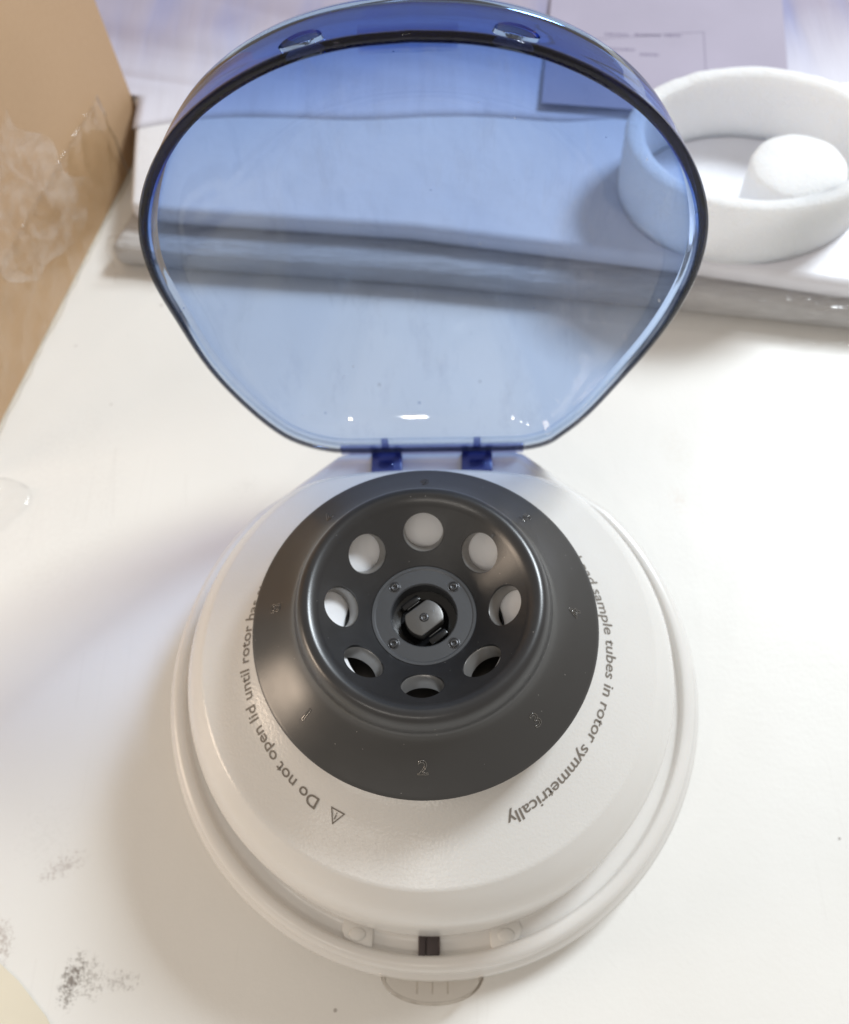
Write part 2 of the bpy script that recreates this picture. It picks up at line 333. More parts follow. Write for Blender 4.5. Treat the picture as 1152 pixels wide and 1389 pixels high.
# ------------------------------------------------------------------ the centrifuge
cf = tag(empty('mini_centrifuge'), 'white mini centrifuge with its blue clear lid open and black rotor', 'centrifuge')
def zf(y): return 2.5 + 0.10 * y
RP = [(5.62, 5.38), (4.6, 6.12), (2.95, 7.42), (-2.95, 7.42), (-4.6, 6.12), (-5.62, 5.38)]
def hull_rad(a, R):
    """plan outline of the lower body: a circle whose rear runs out into the straight hinge block"""
    c, s = math.cos(a), math.sin(a); best = R
    for (x0, y0), (x1, y1) in zip(RP, RP[1:]):
        ex, ey = x1 - x0, y1 - y0; den = c * ey - s * ex
        if abs(den) < 1e-9: continue
        tt = (x0 * ey - y0 * ex) / den; u = (x0 * s - y0 * c) / -den if False else None
        px, py = tt * c, tt * s; q = ((px - x0) * ex + (py - y0) * ey) / (ex * ex + ey * ey)
        if tt > 0 and -1e-6 <= q <= 1 + 1e-6: best = tt * R / 7.78
    return best
def low(p, R, dz):
    a = math.atan2(p[1], p[0]); r = hull_rad(a, R); x, y = r * math.cos(a), r * math.sin(a); return (x, y, zf(y) + dz)
def sstep(a, b, x): u = min(1, max(0, (x - a) / (b - a))); return u * u * (3 - 2 * u)
# dome (cone + shoulder) profile, flattened a little at the rear
dome = [(0, 7.42), (1.0, 7.42), (2.5, 7.42), (3.0, 7.25), (3.5, 6.95), (3.98, 6.68), (4.3, 6.52), (4.85, 6.18), (5.45, 5.90), (6.02, 5.64), (6.28, 5.34), (6.52, 4.96), (6.71, 4.45), (6.80, 3.9), (6.84, 3.2), (6.86, 2.6)]
def dome_fn(p, R, z):
    x, y, _ = p; Y = 0.915 * R; k = 0.16 * R
    if y > 0:
        d = y - (Y - k)
        if d > 0: y = (Y - k) + k * (1 - math.exp(-d / k)) * 1.0 + 0.0
    return (x, y, z)
pr = [dome[0]] + spline(dome[1:10], 5) + spline(dome[9:], 5)[1:]
nd = 192
vs, fs, rows = [], [], []
for r, z in pr:
    if r < 1e-6: rows.append([len(vs)]); vs.append((0, 0, z)); continue
    row = []
    for k in range(nd):
        a = 2 * PI * k / nd; row.append(len(vs)); vs.append(dome_fn((r * math.cos(a), r * math.sin(a), z), r, z))
    rows.append(row)
low_rings = [(6.90, -0.18), (6.98, -0.24), (7.28, -0.24), (7.34, -0.20), (7.38, -0.06), (7.42, -0.02), (7.47, 0.0), (7.62, -0.02), (7.70, -0.06), (7.76, -0.14), (7.80, -0.3), (7.83, -0.50), (7.93, -0.58), (8.00, -0.72), (7.96, -1.0)]
for R, dz in low_rings:
    row = []
    for k in range(nd):
        a = 2 * PI * k / nd; p = low((R * math.cos(a), R * math.sin(a), 0), R, dz)
        if dz < -0.05 and R < 7.42:            # the groove is filled where the hinge block stands
            f = sstep(4.9, 5.7, p[1]) if R >= 6.9 else sstep(4.9, 5.7, p[1])
            p = (p[0], p[1], p[2] + (-dz - 0.03) * f)
            if R < 6.95 and p[1] > 5: pass
        row.append(len(vs)); vs.append(p)
    rows.append(row)
for R, z in ((7.78, 0.75), (7.5, 0.35), (7.2, 0.12), (7.1, 0.05)):
    row = []
    for k in range(nd):
        a = 2 * PI * k / nd; r = hull_rad(a, R); row.append(len(vs)); vs.append((r * math.cos(a), r * math.sin(a), z))
    rows.append(row)
rows.append([len(vs)]); vs.append((0, 0, 0.05))
for A, B in zip(rows, rows[1:]):
    for k in range(nd):
        k2 = (k + 1) % nd
        if len(A) == 1: fs.append((A[0], B[k2], B[k]))
        elif len(B) == 1: fs.append((A[k], A[k2], B[0]))
        else: fs.append((A[k], A[k2], B[k2], B[k]))
body = obj('body_shell', vs, fs, M_white, cf, auto=0.75)
# rubber feet under the shell
for a in (45, 135, 225, 315):
    obj('foot', *xf(lathe([(0, 0), (0.5, 0), (0.55, 0.03), (0.55, 0.06), (0, 0.06)], 16), Matrix.Translation((6 * math.cos(math.radians(a)), 5.4 * math.sin(math.radians(a)), 0))), M_black, cf)
# white ring added close under the tube holes to brighten them, wider towards the rear, round a dark motor plate
def czr(r): return 7.92 + (r - 1.28) * 0.87 - 0.40
vs, fs = [], []; nn = 96; rws = []
for q in range(6):
    for k in range(nn):
        a = 2 * PI * k / nn; ri_ = 1.90 - 0.42 * math.sin(a)
        if q == 0: r, z = ri_ + 0.02, 7.40
        elif q == 1: r, z = ri_, czr(ri_) - 0.03
        elif q == 2: r, z = ri_ + 0.05, czr(ri_ + 0.05)
        elif q == 3: r, z = 2.62, czr(2.62)
        elif q == 4: r, z = 2.70, czr(2.64)
        else: r, z = 2.74, 7.2
        vs.append((r * math.cos(a), r * math.sin(a), z))
for q in range(6):
    for k in range(nn): k2 = (k + 1) % nn; fs.append((q * nn + k, q * nn + k2, ((q + 1) % 6) * nn + k2, ((q + 1) % 6) * nn + k))
obj('hole_brightener_ring', vs, fs, M_white_ring, cf, auto=0.6)
obj('motor_plate', *lathe([(0, 7.45), (1.36, 7.45), (1.36, 7.44), (2.3, 7.435), (2.3, 7.40), (0, 7.40)], 64), M_motor, cf, auto=0.5)
# printed warning, running clockwise with the letter tops outwards
def cone_z(r): 
    for (r0, z0), (r1, z1) in zip(dome[5:], dome[6:]):
        if r0 <= r <= r1: return z0 + (z1 - z0) * (r - r0) / (r1 - r0)
    return 6.6
def surf_z(r):
    best = 99; zz = cone_z(r)
    for (r0, z0), (r1, z1) in zip(pr[1:], pr[2:]):
        if r1 > r0 and r0 <= r <= r1: return z0 + (z1 - z0) * (r - r0) / (r1 - r0)
    return zz
TR = 4.60
def bend(deg):
    a0 = math.radians(deg)
    def fn(x, y, z):
        a = a0 - x / (TR + 0.1); r = TR - 0.20 * math.sin(a) + y; X, Y, _ = dome_fn((r * math.cos(a), r * math.sin(a), 0), r, 0); return (X, Y, surf_z(r) + 0.012 + z)
    return fn
text_mesh('Do not open lid until rotor has stopped', 0.38, bend(-122.5), 'warning_text', M_text, cf, width=7.45, offset=0.003)
text_mesh('Load sample tubes in rotor symmetrically', 0.38, bend(29.0), 'warning_text', M_text, cf, width=7.85, offset=0.003)
fn = bend(-116.2)
tri = [(-0.17, 0.0), (0.17, 0.0), (0.0, 0.30)]
vs, fs = [], []
for (a, b) in zip(tri, tri[1:] + tri[:1]):
    A = Vector(a); B = Vector(b); d = (B - A).normalized(); nrm = Vector((-d.y, d.x)) * 0.014
    o = len(vs); vs += [fn(*(A - d * .014 - nrm), 0), fn(*(B + d * .014 - nrm), 0), fn(*(B + d * .014 + nrm), 0), fn(*(A - d * .014 + nrm), 0)]; fs.append((o, o + 1, o + 2, o + 3))
for x0, y0, x1, y1 in ((-0.014, 0.09, 0.014, 0.20), (-0.014, 0.04, 0.014, 0.07)):
    o = len(vs); vs += [fn(x0, y0, .002), fn(x1, y0, .002), fn(x1, y1, .002), fn(x0, y1, .002)]; fs.append((o, o + 1, o + 2, o + 3))
obj('warning_triangle', vs, fs, M_text, cf)

# front: latch slot, two locating tabs, clear push button
zf0 = zf(-7.05)
obj('latch_slot', *join(rbox(-0.26, -7.05, zf0 - 0.27, 0.20, 0.66, 0.3, 0.02), rbox(0.03, -7.05, zf0 - 0.29, 0.36, 0.64, 0.3, 0.03), rbox(-0.08, -7.02, zf0 - 0.2, 0.03, 0.6, 0.1, 0.01),
                        rbox(0.21, -7.02, zf0 - 0.2, 0.03, 0.60, 0.16, 0.01)), M_slot, cf)
for sx in (-1, 1):
    poly = [(1.58, -6.68), (1.60, -7.18), (1.75, -7.24), (2.38, -6.95), (2.46, -6.70), (2.36, -6.45)]
    pts = [(sx * x, y) for x, y in poly]
    tb_ = prism(pts if sx > 0 else pts[::-1], zf0 - 0.55, zf0 - 0.12, 0.05)
    tt = obj('locating_tab', *tb_, M_white_smooth, cf, auto=0.6)
    obj('tab_dimple', *xf(lathe([(0, 0.03), (0.16, 0.025), (0.22, 0), (0.22, -0.05), (0, -0.05)], 24), Matrix.Translation((sx * 2.02, -6.85, zf0 - 0.12)) @ Matrix.Diagonal((1.1, 0.8, 1, 1))), M_white_smooth, tt)
# clear release button that sticks out under the front rim
arc = [(-1.42 + 0 * k, 0) for k in range(1)]
poly = [(1.42 * math.cos(a), -7.78 - 0.80 * math.sin(a) ** 0.9) for a in [PI * k / 20 for k in range(21)]] + [(-1.42, -7.55), (1.42, -7.55)]
poly_in = [(x * 0.94, -7.78 + (y + 7.78) * 0.9) for x, y in poly[:21]] + [(-1.33, -7.5), (1.33, -7.5)]
btn = obj('release_button', *join(prism(poly, 0.95, 1.05, 0.02), prism(poly_in, 0.55, 0.60, 0.0)), M_clear, cf, auto=0.6)
wallv, wallf = [], []
for i in range(21):
    x, y = poly[i]; xi, yi = poly_in[i]; wallv += [(x, y, 0.5), (x, y, 0.95), (xi, yi, 0.95), (xi, yi, 0.5)]
for i in range(20):
    for a, b in ((0, 1), (1, 2), (2, 3), (3, 0)): wallf.append((i * 4 + a, i * 4 + b, i * 4 + 4 + b, i * 4 + 4 + a))
wallf += [(0, 1, 2, 3), (80, 81, 82, 83)]
obj('button_wall', wallv, wallf, M_clear, btn, auto=0.6)
for x in (-0.42, 0.0, 0.42):
    obj('button_rib', *rbox(x, -8.05, 0.78, 0.05, 0.5, 0.3, 0.015), M_clear, btn)
for x in (-1.38, -1.28, 1.28, 1.38):
    obj('button_rib', *rbox(x, -7.85, 1.06, 0.045, 0.26, 0.22, 0.015), M_clear, btn)

# rotor -------------------------------------------------------------
outer = [(4.256, 7.54), (4.262, 7.58), (4.23, 7.62)] + spline([(4.23, 7.62), (3.9, 7.86), (3.5, 8.18), (3.2, 8.47), (3.06, 8.66)], 5) + \
        spline([(3.03, 8.74), (2.985, 8.93), (2.91, 9.12), (2.80, 9.24), (2.66, 9.27), (2.52, 9.20), (2.40, 9.08)], 5) + [(1.28, 8.06)]
inner_p = [(1.28, 7.90), (2.45, 8.92), (2.66, 9.06), (2.80, 8.95), (2.88, 8.60), (3.1, 8.35), (3.6, 7.90), (4.16, 7.56)]
rotor = obj('rotor', *lathe(outer + inner_p, 160, close=True), M_rotor, cf)
cutters = []
ang0 = math.atan2(1.02, 1.12)
for k in range(8):
    a = PI / 4 * k
    cyl = lathe([(0, -0.9), (0.500, -0.9), (0.500, 1.2), (0, 1.2)], 40)
    M = Matrix.Rotation(a, 4, 'Z') @ Matrix.Translation((1.93, 0, 8.63)) @ Matrix.Rotation(-math.radians(41), 4, 'Y')
    cutters.append(xf(cyl, M))
cut(rotor, cutters)
# short collar below each tube hole
for k in range(8):
    a = PI / 4 * k
    M = Matrix.Rotation(a, 4, 'Z') @ Matrix.Translation((1.93, 0, 8.63)) @ Matrix.Rotation(-math.radians(41), 4, 'Y')
    obj('tube_collar', *xf(lathe([(0.494, -0.012), (0.484, -0.03), (0.480, -0.36), (0.53, -0.36), (0.53, -0.14)], 48, close=True), M), M_sleeve, rotor, auto=0.6)
# hub below and central plate
obj('hub', *lathe([(1.27, 8.02), (1.27, 7.8), (1.45, 7.66), (1.40, 7.60), (1.40, 7.47), (0.6, 7.47), (0.6, 7.5), (0.80, 7.55), (0.80, 7.9), (0.84, 7.98)], 96, close=True), M_black, rotor, auto=0.6)
plate = obj('hub_plate', *lathe([(0.79, 7.6), (0.79, 8.0), (0.82, 8.035), (1.17, 8.035), (1.20, 8.055), (1.26, 8.06), (1.285, 8.03), (1.285, 7.9), (0.9, 7.6)], 96, close=True), M_grey_ring, rotor, auto=0.5)
for k in range(4):
    a = PI / 4 + PI / 2 * k; x, y = 1.02 * math.cos(a), 1.02 * math.sin(a)
    sv = lathe([(0, 8.005), (0.035, 8.005), (0.045, 8.075), (0.085, 8.08), (0.105, 8.06), (0.112, 8.02), (0.115, 8.035), (0.14, 8.045), (0.15, 8.03)], 24)
    obj('screw', *xf(sv, Matrix.Translation((x, y, 0))), M_screw, rotor)
obj('spindle_cup', *lathe([(0, 7.50), (0.79, 7.50), (0.79, 7.6), (0.785, 7.46), (0, 7.46)], 64), M_black, rotor)
# spindle nut: a disc with two flats
fa = math.radians(38)
pts = []
for k in range(64):
    a = 2 * PI * k / 64; x, y = 0.47 * math.cos(a), 0.47 * math.sin(a); y = max(-0.34, min(0.34, y))
    pts.append((x * math.cos(fa) - y * math.sin(fa), x * math.sin(fa) + y * math.cos(fa)))
pp = [];
for q in pts:
    if not pp or (Vector(q) - Vector(pp[-1])).length > 0.01: pp.append(q)
obj('spindle_nut', *prism(pp, 7.5, 7.86, 0.03), M_spindle, rotor, auto=0.6)
obj('spindle_screw', *lathe([(0, 7.83), (0.03, 7.83), (0.04, 7.88), (0.09, 7.89), (0.115, 7.865), (0.12, 7.85)], 24), M_screw, rotor)
for s_ in (-1, 1):
    off = 0.56 * s_; cx, cy = -off * math.sin(fa) , off * math.cos(fa)
    obj('drive_block', *rbox(cx, cy, 7.62, 0.50, 0.17, 0.2, 0.03, fa), M_black, rotor, auto=0.6)
    cx2, cy2 = -s_ * 0.44 * math.sin(fa), s_ * 0.44 * math.cos(fa)
    obj('drive_spring', *rbox(cx2, cy2, 7.74, 0.36, 0.018, 0.03, 0.006, fa), M_spindle, rotor)
# engraved position numbers, outlines only, tops towards the axis
def skirt_z(r):
    P = outer
    for (r0, z0), (r1, z1) in zip(P, P[1:]):
        if r1 <= r <= r0 and r0 > 3.05 and z1 >= z0: return z0 + (z1 - z0) * (r0 - r) / max(1e-6, r0 - r1)
    return 8.0
for num, deg in zip('12345678', (-138, -90, -45, 0, 45, 90, 133, 177)):
    a0 = math.radians(deg)
    def fnn(x, y, z, a0=a0):
        r = 3.63 - (y - 0.17) * 0.80; a = a0 + x / 3.63; return (r * math.cos(a), r * math.sin(a), skirt_z(r) + z * 0.6 + 0.009)
    text_mesh(num, 0.50, fnn, 'position_number', M_engrave, rotor, outline=0.012)

# lid ----------------------------------------------------------------
HY, HZ = 7.459, 3.135
NL = Vector((0, 1, -0.0276)).normalized(); DL = Vector((0, 0.0276, 1)).normalized()
def L(x, h, d): return tuple(Vector((0, HY, HZ)) + Vector((x, 0, 0)) + DL * h + NL * d)      # x across, h up the open lid, d depth behind its rim
half = [(0, 14.52), (1.25, 14.42), (2.5, 14.08), (3.75, 13.42), (4.85, 12.5), (5.75, 11.25), (6.32, 9.85), (6.50, 8.4), (6.36, 6.85), (5.98, 4.95), (5.33, 3.0), (4.66, 1.5), (3.95, 0.52), (3.2, 0.08), (2.4, 0.0), (0, 0.0)]
hs = spline(half, 8)
# arc-length resample
def resample(P, n):
    L_ = [0];
    for a, b in zip(P, P[1:]): L_.append(L_[-1] + math.dist(a, b))
    out = []; j = 0
    for k in range(n + 1):
        s_ = L_[-1] * k / n
        while j < len(P) - 2 and L_[j + 1] < s_: j += 1
        u = (s_ - L_[j]) / max(1e-9, L_[j + 1] - L_[j]); out.append(tuple(a + (b - a) * u for a, b in zip(P[j], P[j + 1])))
    return out
hr = resample(hs, 96)
outline = [(x * 1.034 + 0.06 * sstep(4, 8, h) - 0.17 * sstep(0, 1.0, h) * (1 - sstep(3, 7, h)), h * 0.996) for x, h in hr + [(-x, h) for x, h in hr[-2:0:-1]]]
NO = len(outline); CH = 7.8
prof_l = [(1.006, 0.0), (1.006, 0.10), (1.004, 0.20), (1.0, 0.5), (0.992, 0.9), (0.978, 1.2), (0.945, 1.5), (0.89, 1.85), (0.80, 2.35), (0.68, 2.95), (0.54, 3.5), (0.38, 3.9), (0.22, 4.10), (0.1, 4.165), (0.04, 4.178), (0.01, 4.18)]
pl = prof_l[:3] + spline(prof_l[3:], 3)
def lid_surface(profile, inset):
    rows_ = []
    for s_, d in profile:
        row = []
        for x, h in outline:
            f = 0.10 + 1.12 * sstep(8.5, 13.6, h)
            row.append((x * s_, CH + (h - CH) * s_, max(0.0, d - (1 - f) * min(d, 1.0) * min(1.0, s_ * 1.02) ** 3) + 0.15, d))
        rows_.append(row)
    return rows_
ro = lid_surface(pl, 0)
# inner surface: follow the outer one 2.2 mm inside
T_ = 0.20
inner_prof = []
for i, (s_, d) in enumerate(pl):
    if d < 0.3: continue
    s0, d0 = pl[max(i - 1, 0)]; s1, d1 = pl[min(i + 1, len(pl) - 1)]
    ex, ey = (s1 - s0) * 6.6, d1 - d0; l_ = math.hypot(ex, ey) or 1
    q = (s_ - T_ * ey / l_ / 6.6, d + T_ * ex / l_)
    if q[0] > 0.03 and (not inner_prof or q[0] < inner_prof[-1][0] - 0.001): inner_prof.append(q)
inner_prof = [(inner_prof[0][0] + 0.002, 0.0), (inner_prof[0][0] + 0.001, 0.2)] + inner_prof
ri = lid_surface(inner_prof, 0)
SPLIT = 1.0
def shell(name, outer_rows, inner_rows, mat, parent, cap):
    vs = []; idx = []
    for row in outer_rows + inner_rows[::-1]:
        idx.append([len(vs) + k for k in range(NO)]); vs += [L(*p[:3]) for p in row]
    fs = []; no = len(outer_rows)
    for i in range(len(idx) - 1):
        if cap and i == no - 1: continue
        for k in range(NO):
            k2 = (k + 1) % NO; fs.append((idx[i][k], idx[i][k2], idx[i + 1][k2], idx[i + 1][k]))
    for k in range(NO):
        k2 = (k + 1) % NO; fs.append((idx[-1][k], idx[-1][k2], idx[0][k2], idx[0][k]))
    if cap:
        c0 = len(vs); vs.append(L(0, CH, 4.33)); c1 = len(vs); vs.append(L(0, CH, 4.33 - T_))
        for k in range(NO):
            k2 = (k + 1) % NO; fs.append((idx[no - 1][k], idx[no - 1][k2], c0)); fs.append((idx[no][k2], idx[no][k], c1))
    return obj(name, vs, fs, mat, parent, auto=0.9)
def at_depth(rows_, d):
    for A, B in zip(rows_, rows_[1:]):
        if A[0][3] <= d < B[0][3]:
            u = (d - A[0][3]) / (B[0][3] - A[0][3]); return [tuple(a[k] + (b[k] - a[k]) * u for k in range(4)) for a, b in zip(A, B)]
def ew(a_, h): return 1.0 + (a_ - 1.0) * (0.50 + 0.50 * sstep(3, 11, h))
edge_rows = [[(x * ew(a_, h), CH + (h - CH) * ew(a_, h), d, d) for x, h in outline] for a_, d in ((0.980, 0.02), (0.983, 0.0), (1.007, 0.0), (1.012, 0.02), (1.013, 0.07), (1.012, 0.13), (1.007, 0.147), (0.983, 0.147), (0.979, 0.12))]
os_, is_ = at_depth(ro, SPLIT), at_depth(ri, SPLIT)
lid = tag(empty('lid', (0, HY, HZ))); lid.parent = cf; lid.location = (0, 0, 0)
shell('lid_dome', [at_depth(ro, SPLIT + 0.004)] + [r_ for r_ in ro if r_[0][3] > SPLIT + 0.004], [at_depth(ri, SPLIT + 0.004)] + [r_ for r_ in ri if r_[0][3] > SPLIT + 0.004], M_lid, lid, True)
shell('lid_edge', edge_rows, [], M_edge, lid, False)
lid_wall = shell('lid_rim', [r_ for r_ in ro if r_[0][3] < SPLIT] + [os_], [r_ for r_ in ri if r_[0][3] < SPLIT] + [is_], M_lid_wall, lid, False)
cutters = []
for sx in (-1, 1):
    ang = math.atan2(1.95 * sx, 6.0)
    M = Matrix.Translation(Vector(L(sx * 2.0, 13.95, 0.42)))
    sl = [(0.46 * math.cos(a), 0.30 * math.sin(a) if math.sin(a) > 0 else 0.12 * math.sin(a)) for a in [2 * PI * k / 28 for k in range(28)]]
    pz = prism(sl, -0.9, 0.9); cutters.append(xf(pz, M @ Matrix.Rotation(ang, 4, 'Y')))
cut(lid_wall, cutters)
# catch strip on the inside of the front wall
def bar(x0, x1, h, d, hh, dd, mat, name, parent, bev=0.03):
    v, f = rbox((x0 + x1) / 2, 0, 0, x1 - x0, dd, hh, bev)
    return obj(name, [L(p[0], h + p[2], d + p[1]) for p in v], f, mat, parent, auto=0.6)
bar(-0.95, 0.95, 14.10, 0.42, 0.16, 0.5, M_lid, 'catch', lid)
# hinge bar and two lugs
hb = bar(-2.9, 3.0, 0.50, -0.20, 0.46, 0.16, M_hinge, 'hinge_bar', lid)
bar(-2.7, 2.8, -0.03, -0.06, 0.10, 0.30, M_hinge, 'hinge_pin', lid)
for sx in (-1, 1):
    x = 1.46 * sx + 0.04
    lug = [bar(x - 0.50, x - 0.28, 0.50, -0.30, 0.62, 0.14, M_hinge, 'hinge_lug', lid), bar(x + 0.28, x + 0.50, 0.50, -0.30, 0.62, 0.14, M_hinge, 'hinge_lug', lid),
           bar(x - 0.12, x + 0.12, 0.98, -0.32, 0.66, 0.12, M_hinge, 'hinge_lug', lid), bar(x - 0.34, x + 0.34, 0.66, -0.36, 0.28, 0.12, M_hinge, 'hinge_lug', lid)]
    bar(x - 0.50, x + 0.50, 0.02, -0.50, 0.40, 0.75, M_knuckle, 'hinge_knuckle', lid, 0.06)
    bar(x - 0.24, x + 0.24, 0.26, -0.62, 0.10, 0.30, M_hinge, 'hinge_lug', lid)
for x in (-2.45, 2.5): bar(x - 0.36, x + 0.42, -0.06, -0.22, 0.10, 0.12, M_hinge, 'hinge_clip', lid)

# ------------------------------------------------------------------ cardboard box on the left
bx = tag(empty('cardboard_box', (-13.15, 26.3, 0)), 'brown cardboard box with clear tape at the left edge', 'cardboard box')
d1 = (Vector((-16.6, 10.69)) - Vector((-13.13, 26.28))).normalized(); n1 = Vector((-d1.y, d1.x))
if n1.x < 0: n1 = -n1
BM = Matrix(((d1.x, -n1.x, 0, 0), (d1.y, -n1.y, 0, 0), (0, 0, 1, 0), (0, 0, 0, 1)))     # local x along the face, y into the box
def bobj(name, vf, mat, parent=bx, **k): return obj(name, *xf(vf, BM), mat, parent, **k)
LB, WB, HB, tk = 18.5, 20, 21, 0.3
def wavy(x0, x1, z0, z1, y0, th, nx=40, nz=28, amp=0.05, seed=0):
    vs, fs = [], []
    for s_ in (0, 1):
        for j in range(nz + 1):
            for i in range(nx + 1):
                x = x0 + (x1 - x0) * i / nx; z = z0 + (z1 - z0) * j / nz
                e = min(i, nx - i) / nx * min(j, nz - j) / nz * 8
                y = y0 + amp * noise.noise(Vector((x * 0.18 + seed, z * 0.18, 3))) * min(1, e) - (-th if s_ else 0)
                vs.append((x, y, z))
    N = (nx + 1) * (nz + 1)
    for j in range(nz):
        for i in range(nx):
            a = j * (nx + 1) + i; fs += [(a, a + 1, a + nx + 2, a + nx + 1), (N + a, N + a + nx + 1, N + a + nx + 2, N + a + 1)]
    for i in range(nx): fs += [(i, N + i, N + i + 1, i + 1), (nz * (nx + 1) + i, nz * (nx + 1) + i + 1, N + nz * (nx + 1) + i + 1, N + nz * (nx + 1) + i)]
    for j in range(nz):
        a = j * (nx + 1); b = a + nx; fs += [(a, a + nx + 1, N + a + nx + 1, N + a), (b, N + b, N + b + nx + 1, b + nx + 1)]
    return vs, fs
bobj('side_panel', wavy(0.05, LB, 0.05, HB, 0.0, tk, amp=0.25), M_card, auto=0.6)
bobj('side_panel', wavy(0.05, LB, 0.05, HB, WB - tk, tk, amp=0.2, seed=9), M_card, auto=0.6)
bobj('end_panel', rbox(-0.0 + tk / 2, WB / 2, HB / 2 + 0.02, tk, WB - 2 * tk - 0.02, HB - 0.1, 0.06), M_card)
bobj('end_panel', rbox(LB - tk / 2, WB / 2, HB / 2 + 0.02, tk, WB - 2 * tk - 0.02, HB - 0.1, 0.06), M_card)
bobj('top_flap', rbox(LB / 2, WB * 0.25, HB + 0.17, LB, WB * 0.495, tk, 0.06), M_card)
bobj('top_flap', rbox(LB / 2, WB * 0.75, HB + 0.17, LB, WB * 0.495, tk, 0.06), M_card)
bobj('bottom_panel', rbox(LB / 2, WB / 2, 0.17, LB - 2 * tk, WB - 2 * tk - 0.05, tk, 0.05), M_card)
# tape: a wrinkled clear strip along the lower half and a loose crumpled end
def crumple(x0, x1, z0, z1, y0, amp, nx, nz, seed, f=0.8, edge=None, th=0.012):
    vs, fs = [], []
    for s_ in (0, 1):
        for j in range(nz + 1):
            for i in range(nx + 1):
                u, v_ = i / nx, j / nz
                x = x0 + (x1 - x0) * u; z = z0 + (z1 - z0) * v_
                if edge: x, z = edge(x, z, u, v_)
                r_ = 1 - abs(noise.noise(Vector((x * f + seed, z * f * 0.7, seed)))) * 2.2
                r2 = abs(noise.noise(Vector((x * f * 2.3 + seed, z * f * 2.9, 7 + seed))))
                y = y0 - amp * (max(0, r_) ** 2 + r2 * 0.6) + s_ * th
                vs.append((x, y, z))
    N = (nx + 1) * (nz + 1)
    for j in range(nz):
        for i in range(nx):
            a = j * (nx + 1) + i; fs += [(a, a + 1, a + nx + 2, a + nx + 1), (N + a, N + a + nx + 1, N + a + nx + 2, N + a + 1)]
    for i in range(nx): fs += [(i, N + i, N + i + 1, i + 1), (nz * (nx + 1) + i, nz * (nx + 1) + i + 1, N + nz * (nx + 1) + i + 1, N + nz * (nx + 1) + i)]
    for j in range(nz):
        a = j * (nx + 1); b = a + nx; fs += [(a, a + nx + 1, N + a + nx + 1, N + a), (b, N + b, N + b + nx + 1, b + nx + 1)]
    return vs, fs
bobj('packing_tape', crumple(2.6, 18.4, 0.12, 4.3, -0.17, 0.10, 90, 26, 2.0), M_tape)
def lean(x, z, u, v_): return x + (z - 3) * 0.35 + 0.35 * math.sin(z * 2.1), z + 0.4 * math.sin(x * 1.3)
bobj('packing_tape', crumple(6.2, 11.5, 2.0, 7.4, -0.34, 0.30, 90, 90, 5.0, 0.42, lean), M_milky)

# ------------------------------------------------------------------ padded pack behind
low_poly = [(-13.3, 18.5), (-10.4, 18.1), (-0.85, 17.02), (9.5, 15.45), (16.1, 14.35), (34, 11.6), (36, 60), (-60, 62), (-60, 38), (-13.45, 26.75), (-12.95, 25.9), (-12.3, 21.8)]
low_pack = tag(obj('flat_plastic_pouch', *prism(low_poly, 0.02, 1.22, 0.4, 4), M_pouch, auto=0.9), 'flat grey white plastic pouch lying under the lilac pack', 'plastic pouch')
up_poly = [(-12.3, 19.8), (-10.4, 19.45), (-0.76, 18.3), (9.27, 16.35), (15.3, 14.95), (34, 12.4), (36, 60), (-60, 62), (-60, 38), (-13.45, 26.75), (-12.95, 25.9)]
pack = tag(obj('padded_mailer', *prism(up_poly, 1.23, 2.18, 0.32, 4), M_wrap, auto=0.9), 'flat pale lilac padded pack lying on the pouch behind the centrifuge', 'package')
# loose purple bag on the pack, with folds
vs, fs = [], []; nx, ny = 110, 70
for s_ in (0, 1):
    for j in range(ny + 1):
        for i in range(nx + 1):
            u, v_ = i / nx, j / ny; x = -12.8 + 43.7 * u; y = 24.2 + 0.5 * math.sin(u * 9) + (1 - v_) ** 3 * 0.6 * noise.noise(Vector((u * 7, 2, 3))) + 1.2 * sstep(0.4, 0.6, u) + 34 * v_
            z = 2.21 + 0.06 * (1 - math.exp(-v_ * 14)) + 0.24 * abs(noise.noise(Vector((x * 0.30 - y * 0.12, y * 0.05, 1)))) * min(1, v_ * 8)
            x -= (1 - u) * 5.0 * max(0, y - 26.35)
            if s_: z = 2.19 + 0.001 * v_
            vs.append((x, y, z))
N = (nx + 1) * (ny + 1)
for j in range(ny):
    for i in range(nx):
        a = j * (nx + 1) + i; fs += [(a, a + 1, a + nx + 2, a + nx + 1), (N + a, N + a + nx + 1, N + a + nx + 2, N + a + 1)]
for i in range(nx): fs += [(i, N + i, N + i + 1, i + 1), (ny * (nx + 1) + i, ny * (nx + 1) + i + 1, N + ny * (nx + 1) + i + 1, N + ny * (nx + 1) + i)]
for j in range(ny):
    a = j * (nx + 1); b = a + nx; fs += [(a, a + nx + 1, N + a + nx + 1, N + a), (b, N + b, N + b + nx + 1, b + nx + 1)]
tag(obj('plastic_bag', vs, fs, M_bag), 'wrinkled purple plastic bag spread over the pack at the top', 'plastic bag')
